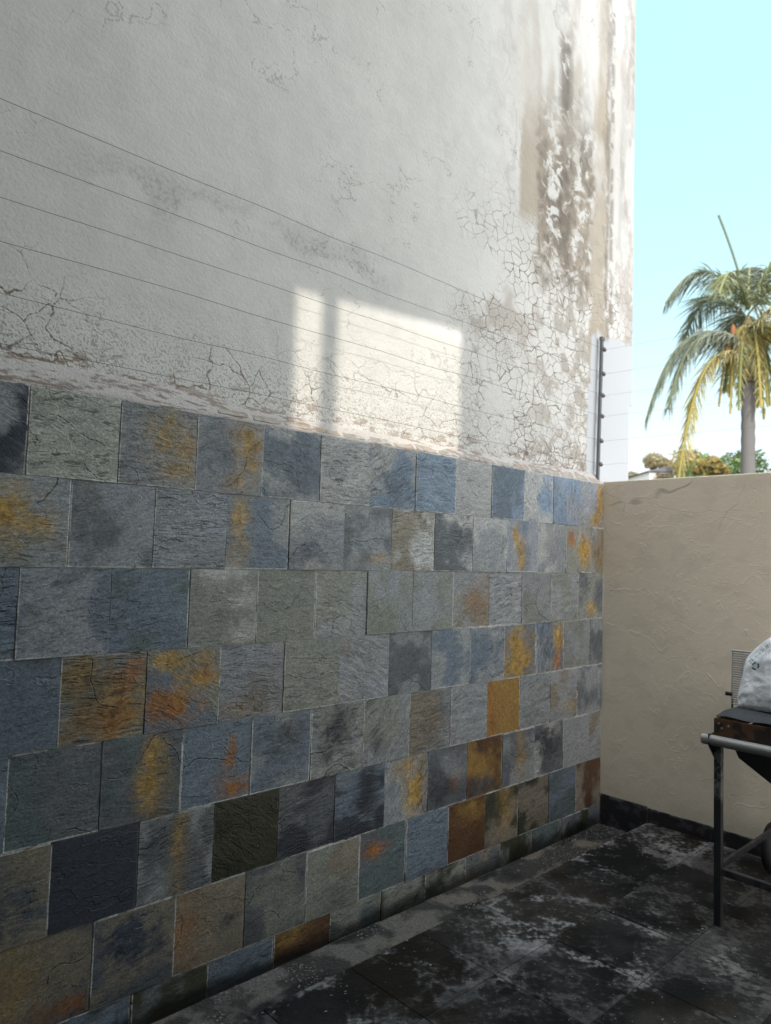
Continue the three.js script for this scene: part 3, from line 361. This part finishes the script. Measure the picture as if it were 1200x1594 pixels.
// ---------------------------------------------------------------- barbecue trolley, its grid, mat and bag
{
  const t = thing('barbecue_trolley', 'dark steel barbecue trolley with tubular handle, trough and wheel, cropped by the right edge', 'barbecue', [-0.968, FLOOR, 1.14]);
  const tex = (a, b, s, th = 0.55) => maps(256, 256, (u, v) => { const n = fbm(u * 8, v * 8, 5, s), g = vn(u * 120, v * 120, s), k = ss(th, th + 0.14, n); for (let i = 0; i < 3; i++) px[i] = mix(a[i], b[i], k) * (0.75 + 0.5 * g); px[3] = 0.4 * n + 0.2 * g; }, THREE.RepeatWrapping);
  const [sc, sb] = tex([0.022, 0.024, 0.03], [0.05, 0.05, 0.06], 3), steel = std(null, 0.42, { map: sc, bumpMap: sb, bumpScale: 0.001, metalness: 0.2 });
  const [rc, rb] = tex([0.035, 0.022, 0.017], [0.11, 0.055, 0.03], 7, 0.45), rust = std(null, 0.6, { map: rc, bumpMap: rb, bumpScale: 0.001, metalness: 0.15 });
  const soot = std([0.012, 0.012, 0.014], 0.75), chrome = std([0.34, 0.335, 0.33], 0.42, { metalness: 0.55 });
  const [lc, lb] = maps(64, 512, (u, v) => { const y = v * 0.85, n = fbm(u * 5, v * 60, 4, 3), k = ss(0.2, 0.62, n * ss(0.82, 0.76, y) * ss(0.49, 0.6, y) * (u < 0.5 ? 1 : 0.75) * (y < 0.64 ? 1.3 : 1)); const g = vn(u * 30, v * 300, 4); for (let i = 0; i < 3; i++) px[i] = mix(0.024 + i * 0.003, 0.24 - i * 0.002, k * 0.75) * (0.8 + 0.4 * g); px[3] = 0.4 * k + 0.1 * g; }, THREE.RepeatWrapping);
  const legM = std(null, 0.45, { map: lc, metalness: 0.1 });
  // local: x to the wheels, y up, z towards the right of the picture
  const leg = (x, z) => planarUV(box(x - 0.016, x + 0.016, 0, 0.83, z - 0.016, z + 0.016, 0.003), (X, Y, Z) => (X + Z) / 0.06, (X, Y) => Y / 0.85);
  part('leg', leg(0, 0), legM, t); part('leg', leg(0, 0.6), legM, t);
  const uvb = (g) => planarUV(g, (x, y, z) => (x + z) * 3, (x, y, z) => (y + z * 0.3) * 3);
  const leg2 = (z) => uvb(box(0.8, 0.832, 0.14, 0.83, z - 0.016, z + 0.016, 0.003)); part('leg', leg2(0), steel, t); part('leg', leg2(0.6), steel, t);
  part('crossbar', uvb(box(-0.013, 0.013, 0.224, 0.254, 0.017, 0.583, 0.002)), steel, t); part('crossbar', uvb(box(0.803, 0.829, 0.224, 0.254, 0.017, 0.583, 0.002)), steel, t);
  part('side_rail', uvb(box(0.017, 0.8, 0.236, 0.262, -0.012, 0.004, 0.002)), steel, t); part('side_rail', uvb(box(0.017, 0.8, 0.236, 0.262, 0.596, 0.612, 0.002)), steel, t);
  const hd = new THREE.CylinderGeometry(0.0235, 0.0235, 0.72, 20).rotateX(Math.PI / 2).translate(-0.04, 0.817, 0.305); part('handle', hd, chrome, t);
  for (const z of [0.0, 0.6]) { const s = new THREE.Shape(); s.moveTo(-0.062, 0.845); s.lineTo(0.016, 0.845); s.lineTo(0.016, 0.72); s.lineTo(-0.012, 0.745); s.lineTo(-0.062, 0.795); const g = new THREE.ExtrudeGeometry(s, { depth: 0.005, bevelEnabled: false }).translate(0, 0, z - 0.0195 - (z ? -0.036 : 0.003)); part('bracket', g, steel, t); }
  // trough: end panels and sloping sides
  const prof = [[0.02, 0.845], [0.045, 0.82], [0.08, 0.748], [0.235, 0.655], [0.365, 0.655], [0.52, 0.748], [0.555, 0.82], [0.58, 0.845]];
  for (const x of [0.018, 0.8]) { const s = new THREE.Shape(); prof.forEach(([z, y], i) => (i ? s.lineTo(-z, y) : s.moveTo(-z, y))); const g = new THREE.ExtrudeGeometry(s, { depth: 0.004, bevelEnabled: false }).rotateY(Math.PI / 2).translate(x, 0, 0); part('trough_end', g, soot, t); }
  { const pos = [], uv = [], idx = []; prof.forEach(([z, y], i) => { pos.push(0.02, y, z, 0.802, y, z); uv.push(0, i, 1, i); if (i) { const a = i * 2; idx.push(a - 2, a - 1, a, a, a - 1, a + 1); } }); part('trough', meshGeo(pos, uv, idx), soot, t); }
  for (const [x0, x1, z0, z1] of [[-0.006, 0.002, -0.02, 0.62], [0.802, 0.81, -0.02, 0.62], [0.0025, 0.8015, -0.02, -0.012], [0.0025, 0.8015, 0.612, 0.62]]) part('rim_plate', uvb(box(x0, x1, 0.832, 0.91, z0, z1, 0.002)), rust, t);
  for (const [dz, y] of [[0.003, 0.89], [0.016, 0.87], [0.045, 0.885]]) part('bolt', new THREE.CylinderGeometry(0.005, 0.005, 0.006, 8).rotateZ(Math.PI / 2).translate(-0.008, y, dz), chrome, t);
  for (const z of [-0.035, 0.635]) {
    const w = new THREE.Group(); w.name = 'wheel'; w.position.set(0.8, 0.13, z); t.add(w);
    part('tyre', new THREE.TorusGeometry(0.1, 0.03, 12, 32), std([0.012, 0.012, 0.013], 0.7), w);
    part('rim', new THREE.LatheGeometry([[0.001, 0.02], [0.03, 0.02], [0.04, 0.008], [0.075, 0.012], [0.078, -0.012], [0.04, -0.008], [0.001, -0.02]].map(([r, y]) => new THREE.Vector2(r, y)), 24).rotateX(Math.PI / 2), std([0.13, 0.09, 0.045], 0.6), w);
  }
  part('axle', new THREE.CylinderGeometry(0.008, 0.008, 0.68, 8).rotateX(Math.PI / 2).translate(0.8, 0.13, 0.3), steel, t);

  // rumpled dark mat over the trough
  const mt = thing('grill_mat', 'dark rumpled mat lying over the barbecue trough under the white bag', 'mat', [-0.968, FLOOR + 0.912, 1.14]);
  { const pos = [], uv = [], idx = [], NX = 26, NZ = 26, f = (a, b) => 0.006 + 0.018 * fbm(a * 2.6 + 3, b * 3, 3, 4) + 0.012 * Math.sin(b * 7 + a * 2) * (1 - a) + (b < 0.1 ? 0.004 : 0); for (const lay of [0.003, 0]) for (let j = 0; j <= NZ; j++) for (let i = 0; i <= NX; i++) { const a = i / NX, b = j / NZ; pos.push(-0.004 + 0.8 * a, (f(a, b) * 1.5 * ss(-0.06, 0.12, a) + 0.004 * Math.sin(b * 21) * (1 - a)) + lay, -0.012 + 0.62 * b + 0.02 * Math.sin(a * 5)); uv.push(a * 8, b * 8); }
    const L = (NX + 1) * (NZ + 1); for (let j = 0; j < NZ; j++) for (let i = 0; i < NX; i++) { const a = j * (NX + 1) + i, b = a + NX + 1; idx.push(a, b, a + 1, a + 1, b, b + 1, L + a, L + a + 1, L + b, L + a + 1, L + b + 1, L + b); }
    for (let i = 0; i < NX; i++) idx.push(i, i + 1, L + i, i + 1, L + i + 1, L + i); for (let j = 0; j < NZ; j++) { const a = j * (NX + 1), b = a + NX + 1; idx.push(a, L + a, b, b, L + a, L + b); }
    const [c, b] = maps(128, 128, (u, v) => { const k = Math.sin(u * 2 * Math.PI * 10) * Math.sin(v * 2 * Math.PI * 10), n = fbm(u * 6, v * 6, 3, 3); px[0] = 0.03 + 0.02 * n; px[1] = 0.032 + 0.02 * n; px[2] = 0.04 + 0.02 * n; px[3] = 0.5 + 0.35 * k; }, THREE.RepeatWrapping);
    part('mat', meshGeo(pos, uv, idx), std(null, 0.6, { map: c, bumpMap: b, bumpScale: 0.002 }), mt); }

  // upright wire grill grid behind the bag
  const gg = thing('grill_grid', 'pale steel wire grill grid standing upright behind the white bag', 'grill grid', [-0.72, FLOOR + 0.93, 1.1]);
  { const gm = std([0.5, 0.5, 0.5], 0.45, { metalness: 0.2 }), W2 = 0.36, H2 = 0.265;
    for (let k = 0; k < 24; k++) part('bar', new THREE.CylinderGeometry(0.0036, 0.0036, W2, 6).rotateX(Math.PI / 2).translate(0, 0.012 + k * (H2 - 0.014) / 23, W2 / 2), gm, gg);
    for (const z of [0, 0.045, W2 - 0.045, W2]) part('frame_rod', new THREE.CylinderGeometry(0.003, 0.003, H2, 6).translate(0.003, H2 / 2, z), gm, gg);
    part('frame_rod', new THREE.CylinderGeometry(0.004, 0.004, W2 + 0.01, 6).rotateX(Math.PI / 2).translate(0, H2, W2 / 2), gm, gg);
    part('foot', new THREE.CylinderGeometry(0.008, 0.01, 0.03, 8).rotateX(Math.PI / 2).translate(0, 0.055, -0.012), soot, gg); part('foot', new THREE.CylinderGeometry(0.004, 0.004, 0.075, 8).translate(0.002, -0.0, 0.004), soot, gg);
    gg.rotation.z = -0.05; }

  // white printed bag
  const bag = thing('charcoal_bag', 'crumpled white paper bag with grey green print slumped on the barbecue', 'bag', [-0.9, FLOOR + 0.935, 1.12]);
  const S = 512, cv = document.createElement('canvas'); cv.width = cv.height = S; const c = cv.getContext('2d');
  c.fillStyle = '#f6f7fa'; c.fillRect(0, 0, S, S); const ink = '#56707c'; c.strokeStyle = c.fillStyle = ink;
  // circular mark and two faint lines of print running up the slope, a bold worn band at the top
  c.save(); c.translate(85, 255); c.rotate(-0.98); c.lineWidth = 9; for (let k = 0; k < 3; k++) { c.beginPath(); c.arc(0, 0, 17, k * 2.094, k * 2.094 + 1.5); c.stroke(); } c.restore();
  const rr = rng(5), row = (x, y, a, n, hgt, gap, al) => { c.save(); c.translate(x, y); c.rotate(a); c.globalAlpha = al; c.lineWidth = hgt * 0.17; let q = 0; for (let k = 0; k < n; k++) { const w = hgt * (0.35 + 0.4 * rr()); if (rr() < 0.16) { q += w; continue; } c.beginPath(); c.moveTo(q, 0); c.lineTo(q, -hgt); if (rr() < 0.6) c.lineTo(q + w * 0.8, -hgt * (0.5 + 0.5 * rr())); if (rr() < 0.6) c.lineTo(q + w * 0.8 * rr(), 0); c.stroke(); q += w + gap; } c.restore(); };
  row(58, 250, -0.9, 2, 20, 5, 0.85); row(84, 212, -0.86, 11, 15, 5, 0.6); row(112, 222, -0.86, 13, 13, 4, 0.6);
  row(190, 118, -0.6, 9, 42, 5, 0.8);
  const tx = new THREE.CanvasTexture(cv); tx.colorSpace = THREE.SRGBColorSpace;
  const [, pb] = maps(512, 512, (u, v) => { const a = u * 7, b = v * 7, w = fbm(a, b, 3, 3); let h = 0; for (let k = 0; k < 4; k++) { const e = worley(a * (0.7 + k * 0.6) + w * 1.2, b * (0.7 + k * 0.6), k + 2); h += (wo.f1) * 0.34 / (1 + k * 0.7); } px[0] = px[1] = px[2] = 1; px[3] = h; });
  const bm = std([0.97, 0.98, 1.0], 0.6, { map: tx, bumpMap: pb, bumpScale: 0.016 });
  { // a sagging sack: cross sections along z, left end low and rounded, rising to the right
    const pos = [], uv = [], idx = [], NU = 72, NV = 90;
    for (let j = 0; j <= NV; j++) for (let i = 0; i <= NU; i++) {
      const s = j / NV, z = 0.035 + 0.56 * s, zz = 0.56 * s, top = (zz < 0.012 ? 0.235 * Math.sqrt(zz / 0.012) : 0.235 + 0.125 * Math.min(1, (zz - 0.012) / 0.115) + 0.006 * Math.sin(zz * 30)) * (s > 0.9 ? Math.sqrt(Math.max(0, (1 - s) / 0.1)) : 1), cap = Math.pow(clamp(zz / 0.02), 0.5) * Math.pow(clamp((1 - s) / 0.06), 0.5);
      const a = i / NU * Math.PI * 2, ca = Math.cos(a), sa = Math.sin(a), ex = Math.sign(ca) * Math.pow(Math.abs(ca), 0.45), ey = Math.sign(sa) * Math.pow(Math.abs(sa), 0.6);
      const n = 0.022 * (fbm(zz * 16 + ca * 1.5, sa * 3 + 5, 4, 6) - 0.5) + 0.012 * (Math.abs(2 * fbm(zz * 22 + sa * 2, sa * 4 + ca * 2 + 9, 2, 16) - 1) - 0.25), hw = 0.14, up = 0.5 + 0.5 * ey;
      pos.push(0.17 + 0.05 * up + (ex * hw * (1 - 0.35 * up * up) + n * ca) * (0.35 + 0.65 * cap), Math.max(0.004 + 0.014 * vn(s * 12, i), up * top + n * sa), z + n * 0.6 + 0.012 * (vn(up * 5, 2) - 0.5) + 0.01 * up);
      uv.push((z - 0.035) / 0.45, clamp(up * top / 0.42));
    }
    for (let j = 0; j < NV; j++) for (let i = 0; i < NU; i++) { const p = j * (NU + 1) + i, q = p + NU + 1; idx.push(p, p + 1, q, q, p + 1, q + 1); }
    part('paper_sack', meshGeo(pos, uv, idx), bm, bag);
  }
}

// ---------------------------------------------------------------- flakes of old paint on the floor and in the gutter
{
  const r = rng(41), pos = [], idx = [];
  const chip = (x, y, z, s) => { const n = 5, b = pos.length / 3, a0 = r() * 6.28, tx = (r() - 0.5) * 0.7, tz = (r() - 0.5) * 0.7; for (let i = 0; i < n; i++) { const a = a0 + i / n * 6.283, q = s * (0.5 + 0.7 * r()), dx = Math.cos(a) * q, dz = Math.sin(a) * q * 0.7; pos.push(x + dx, y + 0.0012 + Math.max(0, s * 0.35 + dx * tx + dz * tz), z + dz); } pos.push(x, y + 0.003 + s * 0.4, z); for (let i = 0; i < n; i++) idx.push(b + n, b + (i + 1) % n, b + i); };
  for (let k = 0; k < 5200; k++) { const x = -Math.pow(r(), 1.0) * 4.2, z = 0.005 + 0.30 * r(); if (fbm(x * 4, z * 6, 3, 12) < 0.47 + 0.1 * ss(-0.3, -2.4, x)) continue; chip(x, 0.001, z, 0.0025 + 0.0055 * Math.pow(r(), 2.5)); }
  for (let k = 0; k < 700; k++) { const x = -0.02 - 3.6 * r(), z = 0.33 + 1.9 * Math.pow(r(), 1.3); if (fbm(x * 3, z * 3, 3, 16) < 0.45) continue; chip(x, FLOOR + 0.001, z, 0.0018 + 0.006 * Math.pow(r(), 4)); }
  const m = new THREE.Mesh(meshGeo(pos, null, idx), std([0.2, 0.19, 0.175], 0.9)); m.name = 'paint_flakes'; m.castShadow = m.receiveShadow = true;
  m.userData = { label: 'scattered pale paint flakes along the foot of the slate wall and floor', category: 'debris', kind: 'stuff' }; scene.add(m);
}

// ---------------------------------------------------------------- palm beyond the wall
const leafMat = (c, tr = 0.35) => new THREE.MeshPhysicalMaterial({ color: new THREE.Color().setRGB(...c), roughness: 0.75, transmission: tr, thickness: 0, side: THREE.DoubleSide, vertexColors: true });
{
  const P = [10.68, -0.3, -2.95], t = thing('palm_tree', 'tall palm tree with drooping feathery fronds beyond the cream wall', 'palm tree', P), r = rng(61);
  const rt = new THREE.Vector3(0.7269, 0, 0.6861).normalize(), fw = new THREE.Vector3(0.6861, 0, -0.7269);          // across the view and away from it
  const prof = []; for (let k = 0; k <= 40; k++) { const y = k / 40 * 5.85; prof.push(new THREE.Vector2(0.15 - 0.028 * k / 40 + (k % 2 ? 0.006 : -0.004), y)); }
  part('trunk', new THREE.LatheGeometry(prof, 16), std([0.11, 0.105, 0.105], 0.95), t);
  const sk = []; [[0.17, 5.7], [0.24, 5.95], [0.26, 6.35], [0.19, 6.7], [0.08, 6.95], [0.01, 7.1]].forEach(([a, y]) => sk.push(new THREE.Vector2(a, y))); part('crownshaft', new THREE.LatheGeometry(sk, 14), std([0.13, 0.11, 0.05], 0.9), t);
  const mats = [leafMat([0.22, 0.24, 0.1], 0.55), leafMat([0.19, 0.22, 0.15], 0.55), leafMat([0.38, 0.32, 0.1], 0.55)];
  // each frond: reach across the view, depth, peak height and tip height above its root, leaflet length, tone
  function frond(dir, reach, rise, drop, ll, mat, root = 7.1, n = 56) {
    const pos = [], col = [], idx = [], pt = (s) => new THREE.Vector3().copy(dir).multiplyScalar(0.93 * reach * (s - 0.12 * s * s * (drop > 1.2 ? 1.6 : 0.6))).add(new THREE.Vector3(0, root + rise * Math.sin(Math.min(1, s * 1.25) * 1.57) * (1 - 0.35 * s) - drop * s * s * s, 0));
    const side = new THREE.Vector3(-dir.z, 0, dir.x).normalize();
    const quad = (a, b, w, shade) => { const k = pos.length / 3, d = b.clone().sub(a), nrm = new THREE.Vector3(r() - .5, r() - .5, r() - .5).cross(d).normalize().multiplyScalar(w), m = a.clone().addScaledVector(d, 0.55).add(new THREE.Vector3(0, 0.04, 0)); for (const v of [a.clone().addScaledVector(nrm, 0.5), a.clone().addScaledVector(nrm, -0.5), m.clone().add(nrm), m.clone().sub(nrm), b]) { pos.push(v.x, v.y, v.z); col.push(shade, shade, shade); } idx.push(k, k + 1, k + 2, k + 2, k + 1, k + 3, k + 2, k + 3, k + 4); };
    for (let i = 2; i < n; i++) { const s = i / n, a = pt(s), tan = pt(s + 0.02).sub(a).normalize(), L = 1.3 * ll * Math.pow(Math.sin(Math.PI * (0.12 + 0.8 * s)), 0.7); for (const sg of [-1, 1]) for (let q = 0; q < 3; q++) { const d = tan.clone().multiplyScalar(0.5 + 0.3 * r()).addScaledVector(side, sg * (0.35 + 0.55 * r())).add(new THREE.Vector3(0, -0.75 - 0.5 * r() + (q ? 0.5 : 0), 0)).normalize(); quad(a, a.clone().addScaledVector(d, L * (0.55 + 0.8 * r())), 0.008 + 0.008 * r(), 0.6 + 0.9 * r()); } }
    const rc = new THREE.TubeGeometry(new THREE.CatmullRomCurve3([0, .15, .3, .45, .6, .75, .9, 1].map(pt)), 20, 0.024, 5).toNonIndexed(), base = pos.length / 3; const rp = rc.attributes.position; for (let i = 0; i < rp.count; i++) { pos.push(rp.getX(i), rp.getY(i), rp.getZ(i)); col.push(1.3, 1.3, 0.9); idx.push(base + i); }
    const g = meshGeo(pos, null, idx); g.setAttribute('color', new THREE.Float32BufferAttribute(col, 3)); part('frond', g, mat, t);
  }
  const D = (x, z) => rt.clone().multiplyScalar(x).addScaledVector(fw, z).normalize();
  frond(D(-1, 0.15), 1.85, 1.25, 0.7, 0.5, mats[1], 7.25); frond(D(-0.8, -0.6), 1.3, 1.0, 0.6, 0.45, mats[0], 7.2);
  frond(D(-1, 0.2), 2.6, 0.55, 2.0, 0.62, mats[1], 6.55); frond(D(-1, -0.1), 2.25, 0.5, 1.75, 0.6, mats[1], 6.5);
  frond(D(-1, -0.25), 2.2, 0.1, 3.15, 0.5, mats[2], 6.3); 
  frond(D(1, 0.2), 1.9, 2.0, 0.4, 0.55, mats[1], 7.2); frond(D(1, -0.3), 2.2, 1.5, 0.9, 0.6, mats[0], 7.1); frond(D(1, 0.5), 2.4, 0.7, 1.8, 0.6, mats[1], 6.7); frond(D(1, -0.6), 2.0, 0.5, 2.3, 0.5, mats[2], 6.5); frond(D(0.7, -0.7), 1.7, 1.6, 0.6, 0.5, mats[0], 7.2);
  frond(D(0.3, -1), 1.8, 0.7, 1.6, 0.5, mats[2], 6.7); frond(D(0.2, 1), 2.2, 0.9, 1.6, 0.6, mats[1], 6.9); frond(D(-0.4, 0.9), 2.0, 1.3, 1.0, 0.55, mats[1], 7.0); frond(D(0.5, 0.9), 1.7, 1.8, 0.5, 0.5, mats[1], 7.2);
  for (let k = 0; k < 16; k++) { const a = r() * 6.28; frond(D(Math.cos(a), Math.sin(a)), 0.5 + 0.25 * r(), 0.0, 1.2 + 0.7 * r(), 0.28, k % 3 ? mats[2] : mats[0], 6.9 - 0.3 * r(), 22); }
  const up = new THREE.Vector3(0, 1, 0);
  const sp = []; for (let k = 0; k <= 6; k++) { const s = k / 6; sp.push(rt.clone().multiplyScalar(-0.04 - 0.42 * s - 0.14 * s * s).add(up.clone().multiplyScalar(7.4 + 1.75 * s)).toArray()); } part('spear_leaf', tube(sp, 0.024, 16, 5), std([0.1, 0.13, 0.08], 0.8), t);
  for (const [x, y] of [[-0.36, 6.55], [-0.44, 6.3], [-0.3, 6.75]]) part('fruit_cluster', new THREE.SphereGeometry(0.075, 8, 8).scale(0.7, 1.9, 0.7).translate(rt.x * x, y, rt.z * x), std([0.24, 0.1, 0.04], 0.8), t);
}

// ---------------------------------------------------------------- low trees and a house far beyond
{
  const rt = new THREE.Vector3(0.7269, 0, 0.6861).normalize(), dirAt = (pxx) => { const v = new THREE.Vector3(0.6838, 0, -0.7271).normalize().addScaledVector(rt, (pxx - 600) / 1117); return v.normalize(); };
  const cam = camera.position;
  function tree(pxx, d, topY, w, c, label, seed) {
    const v = dirAt(pxx), x = cam.x + v.x * d, z = cam.z + v.z * d, t = thing('garden_tree', label, 'tree', [x, -0.3, z], 'low trees beyond the wall'), r = rng(seed), H = topY + 0.3;
    const tp = []; for (let k = 0; k <= 6; k++) tp.push(new THREE.Vector2(0.22 - 0.022 * k, k / 6 * H * 0.6)); part('trunk', new THREE.LatheGeometry(tp, 8), std([0.12, 0.1, 0.08], 0.95), t);
    for (let k = 0; k < 4; k++) { const a = k * 1.6 + r(); part('limb', tube([[0, H * 0.45, 0], [Math.cos(a) * w * 0.2, H * 0.6, Math.sin(a) * w * 0.2], [Math.cos(a) * w * 0.36, H * 0.75, Math.sin(a) * w * 0.36]], 0.07, 8, 5), std([0.12, 0.1, 0.08], 0.95), t); }
    const pos = [], col = [], idx = []; const cl = []; for (let k = 0; k < 22; k++) cl.push([(r() - 0.5) * w * 0.85, H * (0.6 + 0.3 * r()), (r() - 0.5) * w * 0.85, w * (0.12 + 0.1 * r()), 0.6 + 0.7 * r()]);
    for (let k = 0; k < 6500; k++) { const q = cl[Math.floor(r() * cl.length)], a = r() * 6.283, b = Math.acos(2 * r() - 1), rad = q[3] * Math.pow(r(), 0.4), s = 0.07 + 0.07 * r(), X = q[0] + rad * Math.sin(b) * Math.cos(a), Y = Math.min(H, q[1] + rad * Math.cos(b) * 0.8), Z = q[2] + rad * Math.sin(b) * Math.sin(a), n = pos.length / 3, sh0 = q[4] * (0.7 + 0.6 * r()); const e1 = new THREE.Vector3(r() - .5, r() - .5, r() - .5).normalize().multiplyScalar(s), e2 = new THREE.Vector3(r() - .5, r() - .5, r() - .5).normalize().multiplyScalar(s * 0.6); pos.push(X - e1.x, Y - e1.y, Z - e1.z, X + e2.x, Y + e2.y, Z + e2.z, X + e1.x, Y + e1.y, Z + e1.z, X - e2.x, Y - e2.y, Z - e2.z); for (let i = 0; i < 4; i++) col.push(sh0, sh0, sh0); idx.push(n, n + 1, n + 2, n, n + 2, n + 3); }
    const g = meshGeo(pos, null, idx); g.setAttribute('color', new THREE.Float32BufferAttribute(col, 3)); part('crown', g, leafMat(c, 0.4), t);
  }
  tree(1132, 34, 7.2, 3.4, [0.09, 0.15, 0.03], 'bright green rounded tree just left of the palm trunk', 11);
  tree(1180, 36, 7.1, 3.6, [0.05, 0.09, 0.04], 'darker green tree just right of the palm trunk', 12);
  tree(1072, 40, 8.2, 4.4, [0.26, 0.2, 0.06], 'wide yellow tree low over the cream wall, left of the green tree', 13);
  tree(1025, 44, 8.6, 2.8, [0.24, 0.2, 0.09], 'pale yellow tree above the grey roofed house', 14);
  tree(1104, 30, 6.5, 1.8, [0.24, 0.18, 0.03], 'small yellow tree squeezed between wide yellow and green trees', 15);
  { const v = dirAt(1008), d = 42, x = cam.x + v.x * d, z = cam.z + v.z * d, h = thing('far_house', 'small white house with dark grey roof just showing over the cream wall', 'house', [x, -0.3, z]); h.rotation.y = -0.76;
    part('wall', box(-0.8, 0.8, 0, 6.75, -2.5, 2.5), std([0.7, 0.7, 0.68], 0.9), h); const s = new THREE.Shape(); s.moveTo(-1.0, 6.755); s.lineTo(1.0, 6.755); s.lineTo(0, 7.0); part('roof', new THREE.ExtrudeGeometry(s, { depth: 5.4, bevelEnabled: false }).translate(0, 0, -2.7), std([0.1, 0.1, 0.12], 0.8), h);
    part('window', box(-0.45, 0.45, 6.1, 6.65, 2.503, 2.53), std([0.05, 0.06, 0.07], 0.2), h); }
}
renderer.render(scene, camera);
